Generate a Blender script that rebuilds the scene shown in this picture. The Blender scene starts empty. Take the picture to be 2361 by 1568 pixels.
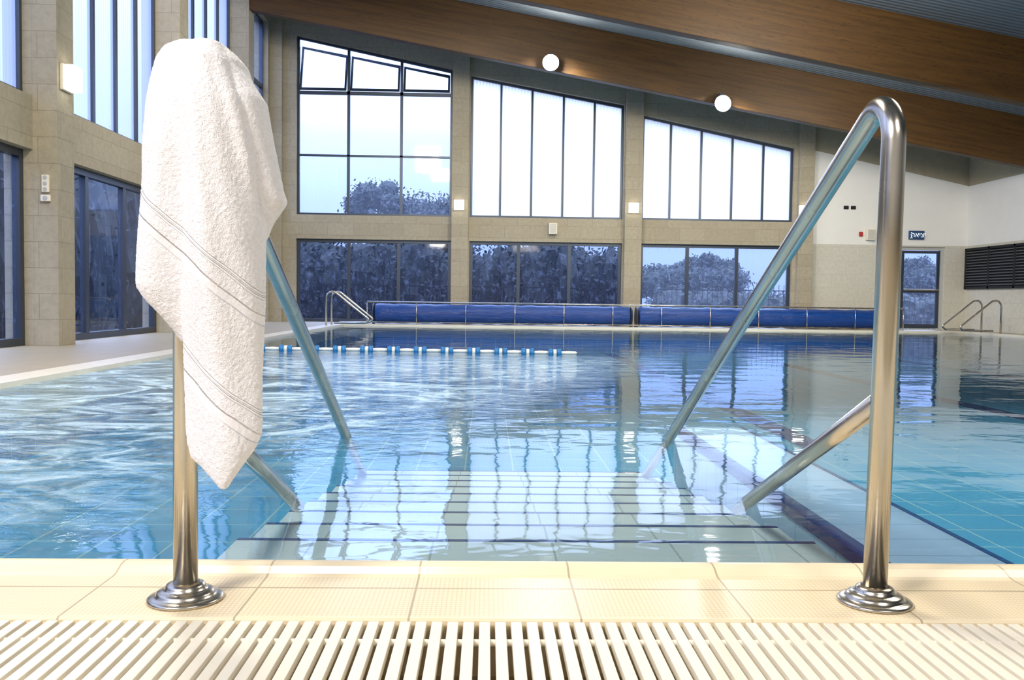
import bpy, bmesh, math, random
from mathutils import Vector, Matrix
random.seed(7)
sc=bpy.context.scene
COL=sc.collection
sc.view_settings.view_transform='Standard'
sc.view_settings.look='None'

# ------------------------------------------------------------------ materials
class NT:
    def __init__(s,name):
        s.m=bpy.data.materials.new(name); s.m.use_nodes=True
        s.t=s.m.node_tree; s.t.nodes.clear()
        s.out=s.t.nodes.new('ShaderNodeOutputMaterial')
    def n(s,typ,ins=None,**props):
        nd=s.t.nodes.new(typ)
        for k,v in props.items(): setattr(nd,k,v)
        for k,v in (ins or {}).items():
            sk=nd.inputs[k]
            if isinstance(v,bpy.types.NodeSocket): s.t.links.new(v,sk)
            else:
                if isinstance(v,(tuple,list)) and len(v)==3 and sk.type=='RGBA': v=(*v,1)
                sk.default_value=v
        return nd
    def math(s,op,a,b=0.0,c=None,clamp=False):
        nd=s.t.nodes.new('ShaderNodeMath'); nd.operation=op; nd.use_clamp=clamp
        for i,v in enumerate((a,b,c)):
            if v is None: continue
            if isinstance(v,bpy.types.NodeSocket): s.t.links.new(v,nd.inputs[i])
            else: nd.inputs[i].default_value=v
        return nd.outputs[0]
    def mix(s,f,a,b):
        nd=s.t.nodes.new('ShaderNodeMix'); nd.data_type='RGBA'
        for i,v in ((0,f),(6,a),(7,b)):
            if isinstance(v,bpy.types.NodeSocket): s.t.links.new(v,nd.inputs[i])
            else: nd.inputs[i].default_value=(*v,1) if isinstance(v,(tuple,list)) else v
        return nd.outputs[2]
    def pos(s):
        g=s.n('ShaderNodeNewGeometry'); x=s.n('ShaderNodeSeparateXYZ',{0:g.outputs['Position']})
        return g.outputs['Position'],x.outputs[0],x.outputs[1],x.outputs[2]
    def comb(s,x,y,z): return s.n('ShaderNodeCombineXYZ',{0:x,1:y,2:z}).outputs[0]
    def noise(s,vec,scale,detail=3,rough=.5,dist=0.0):
        return s.n('ShaderNodeTexNoise',{'Vector':vec,'Scale':scale,'Detail':detail,'Roughness':rough,'Distortion':dist}).outputs[0]
    def ramp(s,f,a,b):
        nd=s.n('ShaderNodeMapRange',{0:f,1:a,2:b,3:0.0,4:1.0}); nd.clamp=True; nd.interpolation_type='SMOOTHSTEP'
        return nd.outputs[0]
    def line(s,c,period,off,w):
        "1 on thin lines of a repeating pattern"
        m=s.math('FLOORED_MODULO',s.math('SUBTRACT',c,off-w/2),period)
        return s.math('LESS_THAN',m,w)
    def bump(s,h,strength=1.0,dist=.01):
        return s.n('ShaderNodeBump',{'Height':h,'Strength':strength,'Distance':dist}).outputs[0]
    def pbr(s,color,rough=.5,metal=0.0,normal=None,**kw):
        ins={'Base Color':color,'Roughness':rough,'Metallic':metal}
        if normal is not None: ins['Normal']=normal
        ins.update(kw)
        p=s.n('ShaderNodeBsdfPrincipled',ins)
        s.t.links.new(p.outputs[0],s.out.inputs[0]); return s.m
    def surf(s,sh):
        s.t.links.new(sh,s.out.inputs[0]); return s.m

def plain(name,color,rough=.5,metal=0.0,var=.12,scale=30,**kw):
    t=NT(name); p,x,y,z=t.pos()
    n=t.noise(p,scale,3)
    c=t.mix(n,tuple(c*(1-var) for c in color),tuple(min(1,c*(1+var)) for c in color))
    return t.pbr(c,rough,metal,t.bump(n,.15,.002),**kw)
def emit(name,color,strength):
    t=NT(name); return t.surf(t.n('ShaderNodeEmission',{0:color,1:strength}).outputs[0])

def stone(name,axis,c1,c2,mortar,bw=.55,bh=.27,ms=.006,bd=.012):
    t=NT(name); p,x,y,z=t.pos()
    v=t.comb(x if axis=='x' else y if axis=='y' else t.math('ADD',x,y),z,0.0)
    b=t.n('ShaderNodeTexBrick',{'Vector':v,'Scale':1.0,'Mortar Size':ms,'Mortar Smooth':.3,'Brick Width':bw,'Row Height':bh,'Color1':c1,'Color2':c2,'Mortar':mortar,'Bias':0.0})
    n=t.noise(p,14,7,.7); n2=t.noise(p,1.3,3)
    c=t.mix(t.math('MULTIPLY',t.ramp(n,.35,.7),.35),b.outputs[0],tuple(v*.5 for v in c1))
    c=t.mix(t.math('MULTIPLY',n2,.5),c,c2)
    h=t.math('ADD',t.math('MULTIPLY',n,.7),t.math('MULTIPLY',b.outputs[1],-.7))
    return t.pbr(c,.75,0,t.bump(h,.7,bd))
M={}
M['stone']=stone('limestone_blocks','xy',(.365,.315,.225),(.415,.365,.265),(.29,.25,.175),ms=.004,bd=.012)
M['stone_light']=stone('pale_stone_tile','xy',(.62,.60,.52),(.60,.575,.49),(.54,.51,.43),.6,.3,.003,.004)
M['plaster']=plain('white_plaster',(.80,.79,.76),.8,var=.04,scale=3)
M['beige']=plain('beige_band',(.38,.33,.23),.8,var=.12,scale=8)
M['alu']=plain('dark_aluminium',(.065,.08,.11),.35,.6)
M['black']=plain('black_louver',(.010,.011,.014),.85)
M['slat']=plain('louver_slat',(.07,.075,.085),.6)
M['navy']=plain('navy_tile',(.010,.018,.18),.2)
M['nosing']=plain('blue_nosing_tile',(.02,.04,.22),.3)
M['white_plastic']=plain('cream_plastic',(.80,.74,.61),.4,var=.03)
M['grey_plastic']=plain('grey_plastic',(.45,.46,.45),.5)
M['red']=plain('red_plastic',(.42,.03,.025),.5)
M['rope_white']=plain('white_float',(.82,.83,.80),.4)
M['rope_blue']=plain('blue_float',(.02,.20,.50),.35)
M['dark']=plain('dark_channel',(.42,.33,.20),.8)
M['ground']=plain('outside_ground',(.03,.035,.035),.9,scale=3)
M['leaf']=plain('dark_foliage',(.018,.026,.030),.8,var=.5,scale=2)
M['bark']=plain('bark',(.02,.018,.015),.9)
M['fence']=plain('black_iron',(.01,.01,.015),.5,.5)
M['lampglow']=emit('lamp_glow',(1,.97,.88),420)
M['sconceglow']=emit('sconce_glow',(1,.95,.82),5)
M['signwhite']=emit('sign_letters',(.85,.95,1),1.2)
M['signdark']=plain('sign_plate',(.012,.05,.16),.4)

def m_steel():
    t=NT('polished_steel'); p,x,y,z=t.pos()
    n=t.noise(p,60,4); n2=t.noise(p,7,3)
    r=t.math('ADD',.15,t.math('MULTIPLY',n2,.2))
    return t.pbr(t.mix(n2,(.48,.43,.35),(.64,.60,.53)),r,1.0,t.bump(n,.08,.001))
M['steel']=m_steel()
def m_wood():
    t=NT('glulam_wood'); p,x,y,z=t.pos()
    sk=t.math('ADD',z,t.math('MULTIPLY',x,.179))
    v=t.comb(t.math('MULTIPLY',x,.5),y,t.math('MULTIPLY',sk,9.0))
    n=t.noise(v,2.2,6,.5,.3); lam=t.line(sk,.045,0,.003)
    blot=t.noise(t.comb(t.math('MULTIPLY',x,2.5),y,t.math('MULTIPLY',sk,24.0)),4,4)
    c=t.mix(t.ramp(n,.2,.8),(.052,.022,.003),(.100,.046,.007))
    c=t.mix(t.ramp(blot,.60,.70),c,(.028,.011,.002))
    c=t.mix(t.math('MULTIPLY',lam,.3),c,(.022,.009,.002))
    return t.pbr(c,.55,0,t.bump(n,.1,.003))
M['wood']=m_wood()
def m_ceiling():
    t=NT('corrugated_ceiling'); p,x,y,z=t.pos()
    w=t.math('SINE',t.math('MULTIPLY',y,60.0)); n=t.noise(p,2,3)
    return t.pbr(t.mix(n,(.13,.16,.19),(.17,.20,.23)),.6,.0,t.bump(w,.4,.01))
M['ceiling']=m_ceiling()
def m_coping():
    t=NT('cream_coping_tile'); p,x,y,z=t.pos()
    seam=t.line(x,.2975,.168,.004)
    rib=t.math('MAXIMUM',t.line(x,.0085,0,.0024),t.line(y,.0105,0,.0024))
    flat=t.math('MULTIPLY',t.math('LESS_THAN',y,1.775),t.math('GREATER_THAN',y,1.555))
    row=t.math('LESS_THAN',t.math('ABSOLUTE',t.math('SUBTRACT',y,1.708)),.003)
    n=t.noise(p,5,4)
    c=t.mix(n,(.77,.645,.43),(.84,.725,.52))
    c=t.mix(t.math('MULTIPLY',t.math('MULTIPLY',rib,flat),.36),c,(.46,.33,.17))
    c=t.mix(t.math('MULTIPLY',t.math('MAXIMUM',seam,row),.7),c,(.30,.23,.13))
    h=t.math('ADD',t.math('MULTIPLY',t.math('MULTIPLY',rib,flat),-.3),t.math('MULTIPLY',t.math('MAXIMUM',seam,row),-1.0))
    return t.pbr(c,.35,0,t.bump(h,.6,.003))
M['coping']=m_coping()
def m_deck():
    t=NT('tan_deck_tile'); p,x,y,z=t.pos()
    g=t.math('MAXIMUM',t.line(x,.25,0,.006),t.line(y,.25,0,.006)); n=t.noise(p,4,5); n2=t.noise(p,70,3)
    c=t.mix(n,(.36,.30,.20),(.46,.39,.27)); c=t.mix(t.math('MULTIPLY',n2,.3),c,(.24,.20,.14)); c=t.mix(t.math('MULTIPLY',g,.5),c,(.22,.18,.12))
    return t.pbr(c,.45,0,t.bump(n2,.3,.003))
M['deck']=m_deck()
M['coping_far']=plain('pale_edge_tile',(.72,.67,.56),.35,var=.08,scale=6)
def m_pool(name,c1,c2,gx,gy,linec,w=.012,k=.8):
    t=NT(name); p,x,y,z=t.pos()
    g=t.math('MAXIMUM',t.line(x,gx,.168,w),t.line(y,gy,.0,w)); n=t.noise(p,1.5,3)
    c=t.mix(n,c1,c2); c=t.mix(t.math('MULTIPLY',g,k),c,linec)
    return t.pbr(c,.4)
M['poolfloor']=m_pool('turquoise_pool_tile',(.07,.31,.49),(.10,.38,.56),.2975,.2975,(.50,.64,.54),.010,.7)
M['steptile']=m_pool('pale_step_tile',(.66,.71,.70),(.72,.76,.74),.2975,50,(.38,.40,.36),.006)
M['ledgetile']=m_pool('pale_blue_ledge_tile',(.52,.70,.88),(.58,.75,.92),50,.15,(.26,.44,.60),.006)
def m_water():
    t=NT('pool_water'); p,x,y,z=t.pos()
    # churned zone (massage jets) over the open part of the basin
    f=t.math('SUBTRACT',t.math('MULTIPLY',t.math('SUBTRACT',y,2.5),.42),t.math('ADD',x,.55))
    m=t.ramp(f,0.0,1.2)
    m=t.math('MULTIPLY',m,t.math('SUBTRACT',1.0,t.ramp(y,8.3,9.9)))
    m=t.math('MULTIPLY',m,t.math('SUBTRACT',1.0,t.ramp(x,.9,2.2)))
    v=t.comb(t.math('MULTIPLY',x,.75),t.math('MULTIPLY',y,1.1),0.0)
    n1=t.noise(v,2.6,1,.4,.2); n2=t.noise(v,9,2,.5,.4); n3=t.noise(v,22,3,.6,.8)
    h=t.math('ADD',t.math('MULTIPLY',n1,.0055),t.math('MULTIPLY',n2,.0012))
    h=t.math('ADD',h,t.math('MULTIPLY',t.math('MULTIPLY',n3,m),.008))
    h=t.math('ADD',h,t.math('MULTIPLY',t.math('MULTIPLY',n2,m),.017))
    nrm=t.bump(h,1.0,1.0)
    fr=t.n('ShaderNodeFresnel',{'IOR':1.40,'Normal':nrm}).outputs[0]
    tr=t.n('ShaderNodeBsdfTransparent',{0:(.84,.94,1.0,1)}).outputs[0]
    gl=t.n('ShaderNodeBsdfGlossy',{'Color':(.90,.95,1,1),'Roughness':.03,'Normal':nrm}).outputs[0]
    base=t.n('ShaderNodeMixShader',{0:fr,1:tr,2:gl}).outputs[0]
    vf=t.comb(t.math('MULTIPLY',x,.8),t.math('MULTIPLY',y,1.1),0.0)
    fo=t.noise(vf,2.1,9,.68,2.4)
    ff=t.math('MULTIPLY',t.math('MULTIPLY',t.ramp(fo,.42,.70),m),.66)
    df=t.n('ShaderNodeBsdfDiffuse',{0:(.62,.82,.97,1),'Normal':nrm}).outputs[0]
    return t.surf(t.n('ShaderNodeMixShader',{0:ff,1:base,2:df}).outputs[0])
M['water']=m_water()
def m_glass(name,fog,tint=(.64,.74,1,1),mode='streak',bright=(.28,.36,.68,1)):
    t=NT(name); p,x,y,z=t.pos()
    h=t.math('ADD',x,y)
    n=t.noise(t.comb(t.math('MULTIPLY',h,4.0),t.math('MULTIPLY',z,2.6),0.0),2.2,9,.75,.8)
    s=t.noise(t.comb(t.math('MULTIPLY',h,14.0),t.math('MULTIPLY',z,.8),0.0),1.5,3,.6)
    tr=t.n('ShaderNodeBsdfTransparent',{0:tint}).outputs[0]
    tl=t.n('ShaderNodeBsdfTranslucent',{0:bright}).outputs[0]
    df=t.n('ShaderNodeBsdfDiffuse',{0:(.3,.4,.75,1)}).outputs[0]
    fogsh=t.n('ShaderNodeMixShader',{0:.10,1:tl,2:df}).outputs[0]
    if mode=='streak':
        ff=t.math('ADD',t.math('MULTIPLY',t.ramp(n,.53,.62),.15),t.math('MULTIPLY',t.ramp(s,.45,.8),.06))
        ff=t.math('ADD',ff,fog,clamp=True)
    else:
        rib=t.ramp(t.math('SINE',t.math('MULTIPLY',h,90.0)),-1,1)
        ff=t.math('ADD',fog,t.math('MULTIPLY',rib,.10),clamp=True)
    body=t.n('ShaderNodeMixShader',{0:ff,1:tr,2:fogsh}).outputs[0]
    lw=t.n('ShaderNodeLayerWeight',{'Blend':.5}).outputs['Facing']
    fr=t.math('ADD',t.math('MULTIPLY',t.math('POWER',lw,5.0),.8),.02)
    gl=t.n('ShaderNodeBsdfGlossy',{'Color':(1,1,1,1),'Roughness':.04 if mode=='streak' else .3}).outputs[0]
    return t.surf(t.n('ShaderNodeMixShader',{0:fr,1:body,2:gl}).outputs[0])
M['glass']=m_glass('condensation_glass',.04)
M['glass_upper']=m_glass('fogged_upper_glass',.10,(.72,.82,1,1),'streak',(.5,.62,.95,1))
M['frost']=m_glass('frosted_panel',.82,(1,1,1,1),'rib',(.90,.93,1,1))
M['frost_left']=m_glass('ribbed_frosted_panel',.78,(.85,.9,1,1),'rib',(.46,.54,.80,1))
def m_cover():
    t=NT('blue_cover_foil'); p,x,y,z=t.pos()
    n=t.noise(t.comb(t.math('MULTIPLY',x,2.5),t.math('MULTIPLY',y,9.0),t.math('MULTIPLY',z,9.0)),2,5,.6,.5)
    return t.pbr(t.mix(n,(.001,.028,.18),(.002,.065,.32)),.25,0,t.bump(n,.9,.03))
M['cover']=m_cover()
def m_towel():
    t=NT('white_terry_cloth'); p,x,y,z=t.pos()
    n=t.noise(p,420,2,.6); n2=t.noise(p,150,3,.6)
    s=t.math('ADD',z,t.math('MULTIPLY',x,.82))
    s=t.math('ADD',s,t.math('MULTIPLY',t.noise(p,6,2),.03))
    g=None
    for c,wd in ((.248,.003),(.240,.003),(.200,.011),(.045,.003),(.037,.003),(-.003,.011)):
        l=t.math('SUBTRACT',1.0,t.ramp(t.math('ABSOLUTE',t.math('SUBTRACT',s,c)),wd*.6,wd))
        g=l if g is None else t.math('MAXIMUM',g,l)
    h=t.math('ADD',t.math('MULTIPLY',n,.35),t.math('MULTIPLY',n2,.7))
    h=t.math('MULTIPLY',h,t.math('SUBTRACT',1.0,t.math('MULTIPLY',g,.9)))
    h=t.math('SUBTRACT',h,t.math('MULTIPLY',g,.35))
    c=t.mix(t.ramp(n2,.3,.7),(.85,.825,.85),(.93,.915,.945))
    c=t.mix(t.math('MULTIPLY',g,.12),c,(.72,.68,.70))
    return t.pbr(c,.95,0,t.bump(h,1.0,.0042),**{'Sheen Weight':.2})
M['towel']=m_towel()

# ------------------------------------------------------------------ mesh helpers
def new_obj(name,bm,mats,smooth=False,bevel=0,parent=None):
    me=bpy.data.meshes.new(name)
    bmesh.ops.recalc_face_normals(bm,faces=bm.faces)
    bm.to_mesh(me); bm.free()
    for m in (mats if isinstance(mats,(list,tuple)) else [mats]): me.materials.append(M[m] if isinstance(m,str) else m)
    if smooth:
        for f in me.polygons: f.use_smooth=True
    o=bpy.data.objects.new(name,me); COL.objects.link(o)
    if bevel:
        b=o.modifiers.new('bevel','BEVEL'); b.width=bevel; b.segments=2; b.limit_method='ANGLE'
    if parent: o.parent=parent
    return o
def box(bm,x0,x1,y0,y1,z0,z1,mi=0,mat=None):
    vs=[bm.verts.new((x,y,z)) for x in (x0,x1) for y in (y0,y1) for z in (z0,z1)]
    fs=[]
    for q in ((0,1,3,2),(4,6,7,5),(0,4,5,1),(2,3,7,6),(0,2,6,4),(1,5,7,3)):
        f=bm.faces.new([vs[i] for i in q]); f.material_index=mi; fs.append(f)
    if mat is not None:
        for v in vs: v.co=mat@v.co
    return vs
def prism(bm,poly,axis,a,b,mi=0,mat=None):
    "poly: 2d points; axis y -> (x,z), axis x -> (y,z)"
    def P(p,t): return (p[0],t,p[1]) if axis=='y' else (t,p[0],p[1])
    A=[bm.verts.new(P(p,a)) for p in poly]; B=[bm.verts.new(P(p,b)) for p in poly]
    n=len(poly)
    for l in (A,B): 
        f=bm.faces.new(l); f.material_index=mi
    for i in range(n):
        f=bm.faces.new((A[i],A[(i+1)%n],B[(i+1)%n],B[i])); f.material_index=mi
    if mat is not None:
        for v in A+B: v.co=mat@v.co
def tube(bm,pts,r,seg=20,cap=True,mi=0):
    pts=[Vector(p) for p in pts]; rings=[]
    T=[(pts[min(i+1,len(pts)-1)]-pts[max(i-1,0)]).normalized() for i in range(len(pts))]
    up=Vector((1,0,0)) if abs(T[0].x)<.8 else Vector((0,0,1))
    nrm=(up-T[0]*up.dot(T[0])).normalized()
    for i,p in enumerate(pts):
        nrm=(nrm-T[i]*nrm.dot(T[i])).normalized(); bn=T[i].cross(nrm)
        rr=r[i] if isinstance(r,(list,tuple)) else r
        rings.append([bm.verts.new(p+rr*(nrm*math.cos(2*math.pi*k/seg)+bn*math.sin(2*math.pi*k/seg))) for k in range(seg)])
    for a,b in zip(rings,rings[1:]):
        for k in range(seg):
            f=bm.faces.new((a[k],a[(k+1)%seg],b[(k+1)%seg],b[k])); f.material_index=mi
    if cap:
        for l in (rings[0],rings[-1]):
            f=bm.faces.new(l); f.material_index=mi
def fillet(pts,rad,n=10):
    pts=[Vector(p) for p in pts]; out=[pts[0]]
    for i in range(1,len(pts)-1):
        a=(pts[i-1]-pts[i]).normalized(); b=(pts[i+1]-pts[i]).normalized()
        ang=a.angle(b); r=rad[i-1] if isinstance(rad,(list,tuple)) else rad
        d=r/math.tan(ang/2); p0=pts[i]+a*d; p1=pts[i]+b*d
        c=pts[i]+(a+b).normalized()*(r/math.sin(ang/2))
        v0=p0-c; v1=p1-c; tot=v0.angle(v1); ax=v0.cross(v1).normalized()
        for k in range(n+1): out.append(c+Matrix.Rotation(tot*k/n,3,ax)@v0)
    out.append(pts[-1]); return out
def lathe(bm,prof,c,seg=48,axis='z',mi=0):
    rings=[]
    for r,h in prof:
        ring=[]
        for k in range(seg):
            a=2*math.pi*k/seg; u,v=r*math.cos(a),r*math.sin(a)
            p={'z':(u,v,h),'x':(h,u,v),'y':(u,h,v)}[axis]
            ring.append(bm.verts.new(Vector(c)+Vector(p)))
        rings.append(ring)
    for a,b in zip(rings,rings[1:]):
        for k in range(seg):
            f=bm.faces.new((a[k],a[(k+1)%seg],b[(k+1)%seg],b[k])); f.material_index=mi
    for l in (rings[0],rings[-1]):
        f=bm.faces.new(l); f.material_index=mi
def struct(o): o['kind']='structure'; return o
def thing(o,label,cat,group=None,kind=None):
    o['label']=label; o['category']=cat
    if group: o['group']=group
    if kind: o['kind']=kind
    return o

# ------------------------------------------------------------------ room
XL,XR,YB,YF=-4.72,10.6,20.0,-3.0
PX0,PX1,PY0,PY1=-2.92,9.9,1.87,18.6
def roof(x): return 5.97-.179*x
# back wall
bm=bmesh.new()
def col(x0,x1,z0=0,y0=YB,mi=0,top=None,y1=YB+.3):
    prism(bm,[(x0,z0),(x1,z0),(x1,(top or roof(x1)) if top else roof(x1)),(x0,roof(x0) if not top else top)],'y',y0,y1,mi)
col(XL-.3,-4.19); col(-4.72,-4.47,y0=YB-.14,y1=YB-.001); col(-.82,-.42); col(2.93,3.34); col(6.70,7.10)
for a,b in ((-.81,-.45),(2.96,3.33),(6.78,7.10)): col(a,b,y0=YB-.15,y1=YB-.001)
WIN=[(-4.19,-.82,6.17,5.51),(-.42,2.93,5.39,4.82),(3.34,6.70,4.61,3.95)]
for a,b,za,zb in WIN:
    prism(bm,[(a,1.81),(b,1.81),(b,2.33),(a,2.33)],'y',YB,YB+.3)
    prism(bm,[(a,za),(b,zb),(b,roof(b)),(a,roof(a))],'y',YB,YB+.3)
# right part: pale tile below, plaster above, beige band on top
for a,b in ((7.10,9.10),(9.10,10.12),(10.12,XR+.3)):
    z0=1.83 if a==9.10 else 0
    prism(bm,[(a,z0),(b,z0),(b,1.86),(a,1.86)],'y',YB,YB+.3,1)
    l=lambda x:3.92-(x-7.08)*.2096
    prism(bm,[(a,1.86),(b,1.86),(b,l(b)),(a,l(a))],'y',YB,YB+.3,2)
    prism(bm,[(a,l(a)),(b,l(b)),(b,roof(b)),(a,roof(a))],'y',YB-.02,YB+.3,3)
struct(new_obj('wall_back',bm,['stone','stone_light','plaster','beige']))
# left wall
bm=bmesh.new(); PIL=[-1.69,2.08,5.85,9.62,13.39,17.16]; PW=.38
zt=roof(XL)+.1
prev=YF; LBAYS=[]
for p in PIL+[YB-.32]:
    if p-prev>.3:
        LBAYS.append((prev,p))
        box(bm,XL-.3,XL,prev,p,2.03,2.58); box(bm,XL-.3,XL,prev,p,6.35,zt)
    e=p+PW if p<19 else YB
    box(bm,XL-.3,XL,p,e,0,zt)
    if p<19: box(bm,XL-.001,-4.47,p,e,0,zt-.15)
    prev=e
struct(new_obj('wall_left',bm,'stone'))
# right wall
bm=bmesh.new()
box(bm,XR,XR+.3,YF,YB,0,1.86,0); box(bm,XR,XR+.3,YF,YB,1.86,3.18,1); box(bm,XR-.02,XR+.3,YF,YB,3.18,roof(XR),2)
struct(new_obj('wall_right',bm,['stone_light','plaster','beige']))
bm=bmesh.new(); prism(bm,[(XL-.3,0),(XR+.3,0),(XR+.3,roof(XR+.3)),(XL-.3,roof(XL-.3))],'y',YF-.2,YF)
struct(new_obj('wall_front',bm,'plaster'))
bm=bmesh.new(); prism(bm,[(XL-.3,roof(XL-.3)),(XR+.3,roof(XR+.3)),(XR+.3,roof(XR+.3)+.15),(XL-.3,roof(XL-.3)+.15)],'y',YF-.2,YB+.4)
struct(new_obj('ceiling',bm,'ceiling'))
# floor (deck) around pool and grate channel
bm=bmesh.new(); B=-.10
GY0,GY1=1.21,1.543
box(bm,XL-.3,XR+.3,YF,GY0,-.3,0); box(bm,XL-.3,XR+.3,GY0,GY1,-.3,B,1)
box(bm,XL-.3,PX0-.25,GY1,YB+.3,-.3,0)
box(bm,PX1+.25,XR+.3,GY1,YB+.3,-.3,0); box(bm,PX0-.25,PX1+.25,PY1+.2,YB+.3,-.3,0)
struct(new_obj('floor',bm,['deck','dark']))
# near coping with raised finger-grip lip
bm=bmesh.new()
prof=[(GY1,-.25),(GY1,-.004),(GY1+.004,0),(1.775,0),(1.79,.002),(1.812,.011),(1.832,.014),(1.85,.012),(1.862,.005),(1.868,-.006),(1.87,-.02),(1.87,-.25)]
prism(bm,prof,'x',PX0-.25,PX1+.25)
thing(new_obj('pool_coping',bm,'coping'),'cream ribbed ceramic coping with raised lip along the pool edge','pool edge')
bm=bmesh.new()
box(bm,PX0-.25,PX0,1.871,PY1+.2,-.25,.004); box(bm,PX1,PX1+.25,1.871,PY1+.2,-.25,.004); box(bm,PX0,PX1,PY1,PY1+.2,-.25,.004)
thing(new_obj('pool_border',bm,'coping_far'),'pale tile border around the far sides of the pool','pool edge')
bm=bmesh.new(); tube(bm,[(PX0,1.876,-.020),(PX1,1.876,-.020)],.008,10)
thing(new_obj('waterline_tile_trim',bm,'navy'),'thin navy blue tile strip under the cream coping','tile trim')
# basin
FZ=-.5
bm=bmesh.new()
box(bm,PX0-.2,PX1+.2,PY0,PY1+.2,FZ-.1,FZ)
box(bm,PX0-.2,PX0-.001,PY0+.002,PY1,FZ,-.251); box(bm,PX1+.001,PX1+.2,PY0+.002,PY1,FZ,-.251)
box(bm,PX0,PX1,PY1+.001,PY1+.15,FZ,-.251); box(bm,PX0,PX1,PY0-.15,PY0,FZ,-.251)
for x in (2.3,4.95,7.6): box(bm,x,x+.22,6.5,PY1-.8,FZ,FZ+.004,1)
thing(new_obj('pool_basin',bm,['poolfloor','navy']),'turquoise tiled pool basin with navy lane lines','pool')
bm=bmesh.new()
vs=[bm.verts.new(v) for v in ((PX0,PY0,-.03),(PX1,PY0,-.03),(PX1,PY1,-.03),(PX0,PY1,-.03))]; bm.faces.new(vs)
wo=new_obj('pool_water',bm,'water')
if wo.data.polygons[0].normal.z<0: wo.data.flip_normals()
thing(wo,'rippled clear blue pool water with foam streaks','water',kind='stuff')
# steps
bm=bmesh.new(); y=PY0+.002
for k in range(9):
    z=-.06-.035*k; y1=2.28+.3*k
    box(bm,-.62,.84,y,y1,FZ,z,0)
    box(bm,-.62,.84,y1-.014,y1+.003,z-.018,z+.0015,1)
    y=y1
thing(new_obj('pool_steps',bm,['steptile','nosing']),'submerged pale tiled steps with navy nosing stripes','steps')
# divider ledge
bm=bmesh.new()
box(bm,.885,1.21,PY0+.002,4.25,FZ,-.042,0)
box(bm,.88,.928,PY0+.002,4.27,-.07,-.040,1); box(bm,1.198,1.214,PY0+.002,4.27,-.07,-.040,1)
thing(new_obj('submerged_ledge',bm,['ledgetile','navy']),'pale blue tiled divider ledge just under water with navy edges','pool ledge')

# beams
for i,(y,) in enumerate(((17.2,),(13.6,),(9.95,),(6.2,),(2.4,))):
    bm=bmesh.new(); bt=lambda x:5.03-.179*x
    prism(bm,[(XL,bt(XL)),(XR-.02,bt(XR-.02)),(XR-.02,roof(XR-.02)),(XL,roof(XL))],'y',y,y+.2)
    thing(new_obj('roof_beam',bm,'wood',bevel=.012),'sloping laminated brown timber roof beam','roof beam','laminated roof beams')

# ------------------------------------------------------------------ windows
wn=[0]
def window(axis,plane,outer,bars,glassmat,depth=.08,fw=.05):
    """outer: polygon (a,zbot)->...; bars: list of quads in 2D; axis 'y' plane Y, axis 'x' plane X"""
    wn[0]+=1; nm='window_%d'%wn[0]
    bm=bmesh.new(); n=len(outer)
    cx=sum(p[0] for p in outer)/n; cz=sum(p[1] for p in outer)/n
    inner=[]
    for i,p in enumerate(outer):
        inner.append((p[0]+(fw if p[0]<cx else -fw), p[1]+(fw if p[1]<cz else -fw)))
    for i in range(n):
        j=(i+1)%n; prism(bm,[outer[i],outer[j],inner[j],inner[i]],axis,plane,plane+depth)
    for q in bars: prism(bm,q,axis,plane+.005,plane+depth-.005)
    fr=struct(new_obj(nm,bm,'alu'))
    bm=bmesh.new()
    vs=[bm.verts.new((p[0],plane+depth*.5,p[1]) if axis=='y' else (plane+depth*.5,p[0],p[1])) for p in inner]
    bm.faces.new(vs)
    g=new_obj('window_pane',bm,glassmat,parent=fr); g['kind']='structure'
    return fr
def vbar(x,z0,z1,w=.045): return [(x-w/2,z0),(x+w/2,z0),(x+w/2,z1),(x-w/2,z1)]
def hbar(x0,x1,z,w=.05): return [(x0,z-w/2),(x1,z-w/2),(x1,z+w/2),(x0,z+w/2)]
def topz(w,x): a,b,za,zb=w; return za+(zb-za)*(x-a)/(b-a)
Yw=YB+.1
w=WIN[0]
fr=window('y',Yw,[(w[0],2.33),(w[1],2.33),(w[1],w[3]),(w[0],w[2])],[vbar(x,2.36,topz(w,x)-.03,.06) for x in (-3.08,-1.93)]+[hbar(w[0]+.03,w[1]-.03,4.98,.07),hbar(w[0]+.03,w[1]-.03,3.63,.04)],'glass_upper')
# the three tilted sashes
for a,b in ((-4.13,-3.12),(-3.04,-1.97),(-1.89,-.88)):
    bm=bmesh.new(); za,zb=topz(w,a)-.10,topz(w,b)-.10; z0=5.02; t=.045
    R=Matrix.Translation((0,Yw-.06,z0))@Matrix.Rotation(math.radians(-17),4,'X')@Matrix.Translation((0,-(Yw-.06),-z0))
    o=[(a,z0),(b,z0),(b,zb),(a,za)]; i_=[(a+t,z0+t),(b-t,z0+t),(b-t,zb-t),(a+t,za-t)]
    for k in range(4): prism(bm,[o[k],o[(k+1)%4],i_[(k+1)%4],i_[k]],'y',Yw-.08,Yw-.04,0,R)
    s=new_obj('window_sash',bm,'alu',parent=fr); s['kind']='structure'; s['label']='tilted open dark aluminium sash'
for w,xs in ((WIN[1],(.24,.92,1.61,2.29)),(WIN[2],(3.98,4.66,5.35,6.04))):
    window('y',Yw,[(w[0],2.33),(w[1],2.33),(w[1],w[3]),(w[0],w[2])],[vbar(x,2.36,topz(w,x)-.03) for x in xs],'frost')
for w,xs in ((WIN[0],(-3.06,-1.97)),(WIN[1],(.66,1.78)),(WIN[2],(4.4,5.5))):
    window('y',Yw,[(w[0],0.0),(w[1],0.0),(w[1],1.81),(w[0],1.81)],[vbar(x,.03,1.78,.07) for x in xs],'glass_upper' if w is WIN[2] else 'glass',fw=.07)
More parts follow.
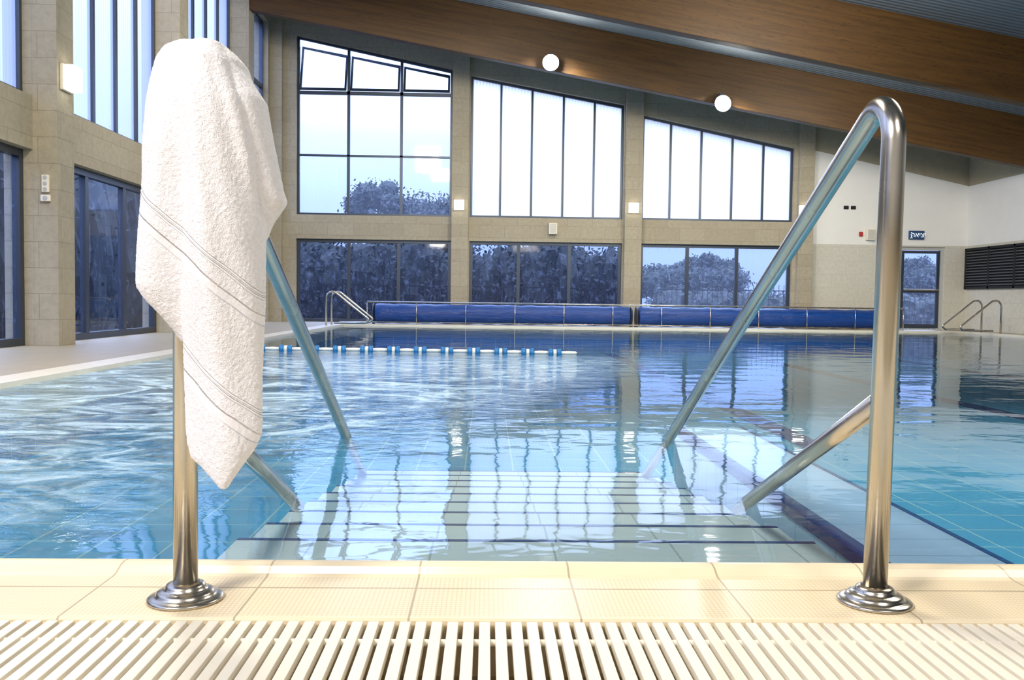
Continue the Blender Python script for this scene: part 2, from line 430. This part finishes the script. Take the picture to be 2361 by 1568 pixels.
for (a,b) in LBAYS:
    last=a>17; n=2 if last else 5
    X0=XL-.18
    window('x',X0,[(a,2.58),(b,2.58),(b,6.35),(a,6.35)],[vbar(a+(b-a)*k/n,2.6,6.32,.06) for k in range(1,n)]+([hbar(a+.03,b-.03,3.63),hbar(a+.03,b-.03,4.98,.07)] if last else []),'glass' if last else 'frost_left')
    window('x',X0,[(a,0),(b,0),(b,2.03),(a,2.03)],[vbar(a+(b-a)*k/3,.03,2.0,.09) for k in (1,2)],'glass',fw=.08)
# exit door
bm=bmesh.new()
o=[(9.10,0),(10.12,0),(10.12,1.83),(9.10,1.83)]; i_=[(9.17,.02),(10.05,.02),(10.05,1.76),(9.17,1.76)]
for k in range(4): prism(bm,[o[k],o[(k+1)%4],i_[(k+1)%4],i_[k]],'y',YB+.05,YB+.14)
d=struct(new_obj('door_1',bm,'grey_plastic'))
bm=bmesh.new(); o=[(9.18,.03),(10.04,.03),(10.04,1.75),(9.18,1.75)]; i_=[(9.24,.12),(9.98,.12),(9.98,1.69),(9.24,1.69)]
for k in range(4): prism(bm,[o[k],o[(k+1)%4],i_[(k+1)%4],i_[k]],'y',YB+.07,YB+.12)
prism(bm,hbar(9.24,9.98,.85,.05),'y',YB+.07,YB+.12)
l=new_obj('door_leaf',bm,'alu',parent=d); l['kind']='structure'
bm=bmesh.new(); bm.faces.new([bm.verts.new(v) for v in ((9.24,YB+.1,.12),(9.98,YB+.1,.12),(9.98,YB+.1,1.69),(9.24,YB+.1,1.69))])
g=new_obj('door_glass',bm,'glass_upper',parent=l); g['kind']='structure'
bm=bmesh.new(); tube(bm,[(9.22,YB+.02,.88),(10.0,YB+.02,.88)],.018,10)
g=new_obj('push_bar',bm,'steel',parent=d); g['kind']='structure'

# ------------------------------------------------------------------ handrails
def handrail(x0,x1,label):
    bm=bmesh.new()
    A=Vector((x0,1.64,.0)); B=Vector((x0*.997+(.012 if x0>0 else 0),1.64,.957)); C=Vector((x1,3.8,-.03)); d=(C-B).normalized()
    E=C+d*.9
    tube(bm,fillet([A,B,E],.072,18),.0215,28)
    rail=new_obj('pool_handrail',bm,'steel',True)
    bm=bmesh.new(); Bz=Vector((x0,1.645,.372)); Cz=Vector((x1 if x0>0 else x1+.02,2.62,-.03)); d=(Cz-Bz)
    tube(bm,[Bz,Cz+d.normalized()*.15],.019,24)
    new_obj('brace',bm,'steel',True,parent=rail)
    bm=bmesh.new()
    lathe(bm,[(r,h*.72) for r,h in [(.0,.0005),(.066,.0005),(.067,.006),(.064,.010),(.055,.0125),(.052,.0135),(.051,.020),(.048,.024),(.040,.027),(.036,.029),(.035,.036),(.032,.041),(.026,.044),(.0216,.0445)]],(x0,1.64,0))
    new_obj('base_flange',bm,'steel',True,parent=rail)
    return thing(rail,label,'handrail','stainless handrails of the pool steps')
handrail(-.54,-.585,'polished steel pool handrail with a white towel over it')
handrail(.72,.77,'polished steel pool handrail beside the divider ledge')

# distant pool ladders
def ladder(xd,sgn,ys,label):
    bm=bmesh.new()
    def rail(y,b): 
        tube(b,fillet([(xd,y,.004),(xd,y,.78),(xd+sgn*.82,y,.12),(xd+sgn*.74,y,.06),(xd+sgn*.15,y,.055)],[.12,.035,.02],6),.019,12)
    rail(ys[0],bm); o=new_obj('pool_ladder',bm,'steel',True)
    bm=bmesh.new(); rail(ys[1],bm); new_obj('side_rail',bm,'steel',True,parent=o)
    for z in (.055,):
        bm=bmesh.new(); box(bm,xd+sgn*.7-.04,xd+sgn*.7+.04,ys[0],ys[1],z-.015,z+.015); new_obj('rung',bm,'steel',parent=o,bevel=.004)
    thing(o,label,'pool ladder','steel pool ladders')
ladder(-3.06,1,(17.35,17.95),'curved steel pool ladder by the rolled cover')
ladder(10.06,-1,(17.6,18.3),'curved steel pool ladder on the deck near the door')

# ------------------------------------------------------------------ towel
def lerp(tab,z):
    if z>=tab[0][0]: return tab[0][1:]
    for a,b in zip(tab,tab[1:]):
        if z>=b[0]:
            t=(a[0]-z)/(a[0]-b[0]); return [p+(q-p)*t for p,q in zip(a[1:],b[1:])]
    return tab[-1][1:]
def lobe(bm,tab,ph,amp,rows=130,seg=80,ex=.8):
    z0,z1=tab[0][0],tab[-1][0]; rings=[]
    for i in range(rows+1):
        z=z0+(z1-z0)*i/rows
        xl,xr,yc,dp=lerp(tab,z); xc,w=(xl+xr)/2,max((xr-xl)/2,.002)
        ring=[]
        for k in range(seg):
            a=2*math.pi*k/seg; c,s=math.cos(a),math.sin(a)
            px=xc+w*math.copysign(abs(c)**ex,c); py=yc+dp*math.copysign(abs(s)**.75,s)
            g=min(1,max(0,(0.99-z)/.30))**1.2
            # folds fan out from the top of the rail
            ang=(px+.515)/(.12+(1.0-z))
            fold=amp*g*(math.sin(ang*ph[0]+ph[1])+.35*math.sin(ang*ph[2]+ph[3]+2*z))
            ring.append(bm.verts.new((px,py+fold,z+.006+.003*math.sin(px*40+ph[1]))))
        rings.append(ring)
    for a,b in zip(rings,rings[1:]):
        for k in range(seg): bm.faces.new((a[k],a[(k+1)%seg],b[(k+1)%seg],b[k]))
    bm.faces.new(rings[0]); bm.faces.new(rings[-1])
bm=bmesh.new()
# z, xleft, xright, ycentre, halfdepth
lobe(bm,[(.994,-.532,-.508,1.66,.03),(.990,-.552,-.488,1.66,.05),(.978,-.576,-.462,1.665,.07),(.955,-.593,-.441,1.67,.085),(.92,-.604,-.430,1.675,.095),(.88,-.611,-.42,1.67,.095),(.80,-.616,-.43,1.655,.085),(.70,-.617,-.44,1.645,.072),(.60,-.615,-.46,1.635,.06),(.556,-.613,-.47,1.63,.052),(.535,-.598,-.475,1.63,.048),(.510,-.573,-.48,1.63,.044),(.485,-.554,-.49,1.63,.036),(.462,-.54,-.50,1.625,.024)],(16,.5,29,1.),.012)
lobe(bm,[(.985,-.53,-.47,1.65,.05),(.95,-.545,-.45,1.64,.075),(.88,-.55,-.425,1.63,.08),(.78,-.54,-.405,1.615,.07),(.65,-.53,-.393,1.60,.055),(.54,-.530,-.389,1.59,.042),(.42,-.530,-.387,1.585,.030),(.31,-.525,-.389,1.58,.022),(.285,-.521,-.399,1.58,.020),(.26,-.514,-.416,1.58,.018),(.235,-.483,-.432,1.58,.015),(.212,-.456,-.446,1.58,.010)],(24,2.2,47,.2),.013)
lobe(bm,[(.975,-.50,-.462,1.66,.04),(.95,-.50,-.44,1.66,.06),(.89,-.49,-.402,1.66,.072),(.81,-.47,-.388,1.66,.065),(.73,-.45,-.370,1.655,.050),(.708,-.45,-.361,1.655,.038),(.697,-.45,-.368,1.655,.034),(.67,-.45,-.387,1.65,.03),(.64,-.45,-.40,1.65,.022)],(20,4.,33,2.),.007,70,60)
tw=new_obj('towel',bm,'towel',True)
r=tw.modifiers.new('remesh','REMESH'); r.mode='VOXEL'; r.voxel_size=.003; r.use_smooth_shade=True
s=tw.modifiers.new('smooth','SMOOTH'); s.iterations=7; s.factor=.5
tx=bpy.data.textures.new('terry','CLOUDS'); tx.noise_scale=.004
dm=tw.modifiers.new('terry','DISPLACE'); dm.texture=tx; dm.strength=.003; dm.mid_level=.5; dm.texture_coords='LOCAL'
tx2=bpy.data.textures.new('soft','CLOUDS'); tx2.noise_scale=.15; tx2.noise_depth=0
dm=tw.modifiers.new('soft','DISPLACE'); dm.texture=tx2; dm.strength=.008; dm.mid_level=.5; dm.texture_coords='LOCAL'
thing(tw,'thick white terry towel draped over the steel handrail','towel')

# ------------------------------------------------------------------ overflow grate
bm=bmesh.new()
x=-2.6
while x<2.8:
    z1=-.002
    box(bm,x,x+.0185,GY0+.006,GY1-.006,-.018,z1); x+=.027
for y,z in ((GY0+.10,-.016),(1.465,-.012)): tube(bm,[(-2.6,y,z),(2.8,y,z)],.0065,10)
thing(new_obj('overflow_grate',bm,'white_plastic',bevel=.0014),'cream slatted plastic overflow grate beside the coping','drain grate')

# ------------------------------------------------------------------ lane rope
rope_z=-.016
def ry(x): return 9.95-.05*(x+2.9)-.03*math.sin(x*2.1)
bm=bmesh.new(); tube(bm,[(PX0+.003+i*.097,ry(PX0+i*.097),rope_z) for i in range(41)],.009,8)
rope=thing(new_obj('lane_rope',bm,'rope_white',True),'floating lane rope with white and blue floats','lane rope')
bm=bmesh.new(); lathe(bm,[(.008,-.085),(.016,-.08),(.020,0),(.016,.08),(.008,.085)],(0,0,0),16,'x'); wme=new_obj('white_float',bm,'rope_white',True,parent=rope)
bm=bmesh.new(); lathe(bm,[(.01,-.024),(.038,-.022),(.042,0),(.038,.022),(.01,.024)],(0,0,0),16,'x'); bme=new_obj('blue_float',bm,'rope_blue',True,parent=rope)
bm=bmesh.new(); lathe(bm,[(.01,-.019),(.034,-.017),(.038,0),(.034,.017),(.01,.019)],(0,0,0),16,'x'); cme=new_obj('white_disc_float',bm,'rope_white',True,parent=rope)
used={}
def put(src,x):
    c=src if src.name not in used else src.copy()
    if c is not src: COL.objects.link(c); c.parent=rope
    used[src.name]=1; c.location=(x,ry(x),rope_z)
x=PX0+.12
while x<.95:
    put(bme,x); put(cme,x+.045); put(bme,x+.090); put(wme,x+.190); x+=.29

# ------------------------------------------------------------------ rolled pool covers
def cover(x0,x1,label):
    bm=bmesh.new(); N=int((x1-x0)/.12)
    prof=[(.03,0),(.19,.0)]+[(.20+.006*math.sin(i*1.7)+.004*random.random(),.02+i*(x1-x0-.04)/N) for i in range(N+1)]+[(.19,x1-x0),(.03,x1-x0)]
    lathe(bm,prof,(x0,19.02,.222),32,'x')
    o=new_obj('rolled_pool_cover',bm,'cover',True)
    for x in (x0-.04,x1+.04):
        bm=bmesh.new(); lathe(bm,[(.0,-.012),(.20,-.012),(.21,0),(.20,.012),(.0,.012)],(x,19.02,.222),24,'x')
        box(bm,x-.02,x+.02,18.9,19.14,0.001,.03); new_obj('end_wheel',bm,'alu',parent=o)
    thing(o,label,'pool cover','rolled blue pool covers')
cover(-2.33,2.96,'long rolled blue pool cover behind a steel rail')
cover(3.15,8.25,'rolled blue pool cover behind a steel rail near the exit')
bm=bmesh.new(); bmp=[]
tube(bm,[(-2.47,18.72,.46),(8.64,18.72,.46)],.016,10)
rr=new_obj('reel_guard_rail',bm,'steel',True)
thing(rr,'long low steel guard rail in front of the rolled covers','guard rail')
bm=bmesh.new(); tube(bm,[(-2.47,18.72,.05),(8.64,18.72,.05)],.008,8); new_obj('bottom_rail',bm,'steel',True,parent=rr)
bm=bmesh.new(); tube(bm,[(0,0,.004),(0,0,.45)],.009,10); post=new_obj('rail_post',bm,'steel',True,parent=rr); post.location=(-2.47,18.72,0)
for i in range(1,12):
    c=post.copy(); COL.objects.link(c); c.parent=rr; c.location=(-2.47+i*1.01,18.72,0)

# ------------------------------------------------------------------ wall fittings
def sconce(c,size,nrm,label):
    sx,sy,sz=size; bm=bmesh.new(); x,y,z=c
    if nrm=='y': box(bm,x-sx/2,x+sx/2,y+sy*.2,y+sy/2,z-sz/2,z+sz/2)
    else: box(bm,x-sx/2,x-sx*.2,y-sy/2,y+sy/2,z-sz/2,z+sz/2)
    o=new_obj('wall_lamp',bm,'white_plastic',bevel=.01)
    bm=bmesh.new()
    if nrm=='y': box(bm,x-sx/2+.008,x+sx/2-.008,y-sy/2,y+sy*.2,z-sz/2+.008,z+sz/2-.008)
    else: box(bm,x-sx*.2,x+sx/2,y-sy/2+.008,y+sy/2-.008,z-sz/2+.008,z+sz/2-.008)
    new_obj('lamp_diffuser',bm,'sconceglow',parent=o,bevel=.012)
    thing(o,label,'wall lamp','square wall lamps')
for x in (-.65,3.14,6.88): sconce((x,YB-.192,2.57),(.23,.08,.23),'y','square glowing wall lamp on a stone pilaster')
sconce((-4.40,9.80,2.80),(.14,.24,.27),'x','square glowing wall lamp on a stone pillar')
for x,z in ((1.10,4.90),(4.30,4.22)):
    bm=bmesh.new(); y=16.95
    lathe(bm,[(.04,.12),(.10,.09),(.15,-.02),(.155,-.035),(.14,-.035)],(x,y,z),28,'y'); o=new_obj('floodlight',bm,'alu',True)
    bm=bmesh.new(); lathe(bm,[(.0,-.075),(.07,-.07),(.12,-.055),(.147,-.036),(.0,-.03)],(x,y,z),28,'y'); new_obj('lamp_lens',bm,'lampglow',parent=o)
    bm=bmesh.new(); box(bm,x-.03,x+.03,y+.09,17.2,z+.02,z+.22); new_obj('bracket',bm,'alu',parent=o)
    thing(o,'round bright floodlight fixed to the timber beam','floodlight','roof beam floodlights')
    L=bpy.data.lights.new('flood','SPOT'); L.energy=450; L.spot_size=math.radians(150); L.spot_blend=.6; L.shadow_soft_size=.12; L.color=(1,.94,.78)
    lo=bpy.data.objects.new('flood_light',L); COL.objects.link(lo); lo.location=(x,y-.14,z-.02); lo.rotation_euler=(math.radians(40),0,0)
def fit(name,x0,x1,y0,y1,z0,z1,mat,label,cat,detail=None,group=None):
    bm=bmesh.new(); box(bm,x0,x1,y0,y1,z0,z1); o=new_obj(name,bm,mat,bevel=min(.008,(x1-x0)*.1)); thing(o,label,cat,group)
    return o
def speaker(x,z):
    o=fit('wall_speaker',x-.09,x+.09,YB-.12,YB-.001,z-.12,z+.12,'white_plastic','small pale wall speaker with grey grille','speaker',group='wall speakers')
    bm=bmesh.new()
    for k in range(9): box(bm,x-.07,x+.07,YB-.126,YB-.121,z-.1+k*.023,z-.088+k*.023)
    new_obj('speaker_grille',bm,'grey_plastic',parent=o)
speaker(1.40,2.10); speaker(8.40,2.08)
fit('fire_alarm',8.17,8.25,YB-.05,YB-.001,2.04,2.14,'red','small red fire alarm box on white wall','fire alarm')
for x in (7.87,8.03):
    o=fit('wall_vent',x-.055,x+.055,YB-.02,YB-.001,2.63,2.71,'black','small dark square vent on white wall','vent',group='small wall vents')
def socket(z,h,w,n,label):
    o=fit('wall_switch',-4.585-w/2,-4.585+w/2,9.585,9.619,z-h/2,z+h/2,'white_plastic',label,'switch')
    for k in range(n):
        bm=bmesh.new(); zz=z+(k-(n-1)/2)*(h/n)
        lathe(bm,[(.0,-.004),(min(w,h/n)*.32,-.004),(min(w,h/n)*.36,0),(.0,0)],(-4.585,9.584,zz),16,'y'); new_obj('switch_button',bm,'grey_plastic',parent=o)
socket(1.68,.18,.075,3,'white triple switch panel on a stone pillar'); socket(1.53,.07,.10,1,'small white socket on a stone pillar')
# louver on right wall
bm=bmesh.new(); y0,y1,z0,z1=15.2,19.95,.91,1.80
for a in ((y0,y1,z0,z0+.05),(y0,y1,z1-.05,z1),(y0,y0+.05,z0,z1),(y1-.05,y1,z0,z1)): box(bm,XR-.06,XR-.001,*a)
for k in range(1,5): yy=y0+(y1-y0)*k/5; box(bm,XR-.06,XR-.001,yy-.03,yy+.03,z0,z1)
for k in range(13):
    z=z0+.07+k*.06
    box(bm,XR-.052,XR-.01,y0+.05,y1-.05,z,z+.022,1)
box(bm,XR-.008,XR-.001,y0,y1,z0,z1)
thing(new_obj('ventilation_louver',bm,['black','slat']),'wide black ventilation louver on the white wall','vent')
# exit sign with lettering
o=fit('exit_sign',9.28,9.62,YB-.05,YB-.001,1.99,2.18,'signdark','dark exit sign with white Hebrew lettering above the door','sign')
tc=bpy.data.curves.new('lettering','FONT'); tc.body='\u05d9\u05e6\u05d9\u05d0\u05d4'[::-1]; tc.size=.15; tc.extrude=.001; tc.align_x='CENTER'; tc.align_y='CENTER'
to=bpy.data.objects.new('lettering',tc); COL.objects.link(to)
bpy.context.view_layer.update()
me=bpy.data.meshes.new_from_object(to.evaluated_get(bpy.context.evaluated_depsgraph_get())); bpy.data.objects.remove(to)
me.materials.clear(); me.materials.append(M['signwhite'])
to=bpy.data.objects.new('lettering',me); COL.objects.link(to); to.parent=o
to.location=(9.48,YB-.055,2.085); to.rotation_euler=(math.pi/2,0,0)
bm=bmesh.new()
tube(bm,[(9.325,YB-.053,2.10),(9.33,YB-.053,2.05)],.008,8); lathe(bm,[(.0,-.002),(.012,-.002),(.012,.002),(.0,.002)],(9.325,YB-.053,2.135),12,'y')
tube(bm,[(9.33,YB-.053,2.05),(9.31,YB-.053,2.01)],.006,8); tube(bm,[(9.33,YB-.053,2.05),(9.35,YB-.053,2.015)],.006,8); tube(bm,[(9.305,YB-.053,2.09),(9.35,YB-.053,2.08)],.005,8)
new_obj('running_figure',bm,'signwhite',parent=o)

# ------------------------------------------------------------------ outside
bm=bmesh.new(); box(bm,-60,-5.1,-30,90,-.6,-.32); box(bm,-5.1,60,20.45,90,-.6,-.32)
gr=struct(new_obj('floor_outside_ground',bm,'ground'))
def leaves(bm,blobs,n,size):
    tot=sum(b[3]*b[4]*b[5] for b in blobs)
    for (cx,cy,cz,rx,ry_,rz) in blobs:
        for _ in range(int(n*rx*ry_*rz/tot)):
            d=Vector((random.gauss(0,1),random.gauss(0,1),random.gauss(0,1))).normalized()*(random.random()**.25)*(1+.13*random.gauss(0,1))
            c=Vector((cx+d.x*rx,cy+d.y*ry_,cz+d.z*rz))
            a=Vector((random.gauss(0,1),random.gauss(0,1),random.gauss(0,1))).normalized(); b=a.orthogonal().normalized(); s=size*random.uniform(.6,1.4)
            bm.faces.new([bm.verts.new(c+a*s),bm.verts.new(c+b*s*.6),bm.verts.new(c-a*s),bm.verts.new(c-b*s*.6)])
def blobcore(bm,blobs,k=.93):
    for (cx,cy,cz,rx,ry_,rz) in blobs:
        r=bmesh.ops.create_icosphere(bm,subdivisions=3,radius=1)
        for v in r['verts']:
            j=k*random.uniform(.80,1.08); v.co=Vector((cx+v.co.x*rx*j,cy+v.co.y*ry_*j,cz+v.co.z*rz*j))
def hedge(x0,x1,y,h,axis='x',n=18000):
    bl=[]; x=x0
    while x<x1:
        hh=h*random.uniform(.82,1.08); q=random.uniform(.5,.9)
        c=(x,y+random.uniform(-.3,.3)) if axis=='x' else (y+random.uniform(-.3,.3),x)
        bl.append((*c,hh*.40,q,.9,hh*.60)); x+=.45
    bm=bmesh.new(); blobcore(bm,bl,.88); leaves(bm,bl,n,.06)
    thing(new_obj('hedge',bm,'leaf'),'dark dense hedge outside the windows','hedge',kind='stuff')
hedge(-6.5,3.6,25.0,2.35); hedge(5.2,16,25.4,.95); hedge(-2,30,-9.5,4.2,'y')
def tree(x,y,h,r,label):
    bm=bmesh.new(); tube(bm,[(x,y,-.32),(x+.1,y,h*.3),(x-.05,y,h*.6)],[.16,.12,.07],10)
    o=new_obj('tree',bm,'bark',True)
    bl=[(x,y,h*.52,r*.85,r*.6,h*.22)]
    for i in range(34):
        a=random.uniform(-.98,.98); top=h*(.68+.22*math.sin(a*4.1+x)*(1-.4*abs(a))+random.uniform(-.06,.06))
        q=random.uniform(.12,.26)*r
        bl.append((x+a*r,y+random.uniform(-.4,.4)*r,top*random.uniform(.68,.98),q,q,q*.8))
    bm=bmesh.new(); blobcore(bm,bl,.85); leaves(bm,bl,16000,.06); new_obj('tree_crown',bm,'leaf',parent=o)
    thing(o,label,'tree','trees outside')
tree(-6.6,30.5,3.7,1.3,'wide dark leafy tree beyond the hedge'); tree(-2.2,30.5,5.3,2.4,'tall dark leafy tree beyond the hedge')
tree(6.6,29.5,2.4,2.1,'small dark tree behind the glass doors'); tree(14.2,29.5,2.5,1.5,'small dark tree near the exit door')
bm=bmesh.new()
for z in (.15,.85): box(bm,-6,18,22.98,23.02,z-.015,z+.015)
x=-6
while x<18: tube(bm,[(x,23,-.32),(x,23,1.0)],.008,6); x+=.13
thing(new_obj('iron_fence',bm,'fence'),'black iron picket fence outside the doors','fence')

# ------------------------------------------------------------------ lights + world
def area(loc,target,size,e,color=(1,.93,.80)):
    L=bpy.data.lights.new('lamp','AREA'); L.energy=e; L.size=size; L.color=color
    o=bpy.data.objects.new('unseen_light',L); COL.objects.link(o); o.location=loc
    o.rotation_euler=(Vector(target)-Vector(loc)).to_track_quat('-Z','Y').to_euler()
area((-2.2,-.9,3.2),(0,2.0,.3),.8,165,(1,.94,.87))
area((1.6,-1.2,3.2),(.4,2.2,.2),1.2,58,(1,.93,.84))
area((-1.5,5.0,5.3),(-1.5,6,0),1.5,400)
area((4.5,5.0,4.3),(4.5,7,0),1.5,340)
area((-2,10.4,5.05),(-3,20,2.2),.8,170); area((4,10.4,4.2),(4,20,2),.8,170)  # added lights, hidden behind the beam, to brighten the back wall
area((0,13.95,4.85),(-.5,20,3),.8,55); area((6,13.95,3.9),(8,20,1.8),.8,110)  # two more added lights, unseen behind the next beam, for the far wall
W=bpy.data.worlds.new('dusk_sky'); sc.world=W; W.use_nodes=True; nt=W.node_tree; nt.nodes.clear()
out=nt.nodes.new('ShaderNodeOutputWorld'); bg=nt.nodes.new('ShaderNodeBackground'); tcn=nt.nodes.new('ShaderNodeTexCoord'); sx=nt.nodes.new('ShaderNodeSeparateXYZ'); rp=nt.nodes.new('ShaderNodeValToRGB')
nt.links.new(tcn.outputs['Generated'],sx.inputs[0]); nt.links.new(sx.outputs[2],rp.inputs[0]); nt.links.new(rp.outputs[0],bg.inputs[0]); nt.links.new(bg.outputs[0],out.inputs[0])
cr=rp.color_ramp; cr.elements[0].position=0; cr.elements[0].color=(.085,.11,.21,1); cr.elements[1].position=1; cr.elements[1].color=(.76,.85,1,1)
for p,c in ((.05,(.11,.14,.24)),(.10,(.14,.17,.26)),(.17,(.20,.235,.31)),(.3,(.50,.60,.86))):
    e=cr.elements.new(p); e.color=(*c,1)
bg.inputs[1].default_value=6.5

# ------------------------------------------------------------------ camera
cam=bpy.data.cameras.new('camera'); co=bpy.data.objects.new('camera',cam); COL.objects.link(co); sc.camera=co
cam.sensor_width=36; cam.sensor_fit='HORIZONTAL'; cam.lens=2100/2361*36; cam.clip_start=.05; cam.clip_end=300
co.matrix_world=Matrix.Translation((0,0,.55))@Matrix.Rotation(-.027,4,'Z')@Matrix.Rotation(math.pi/2-math.atan(94/2100),4,'X')@Matrix.Rotation(.0135,4,'Z')
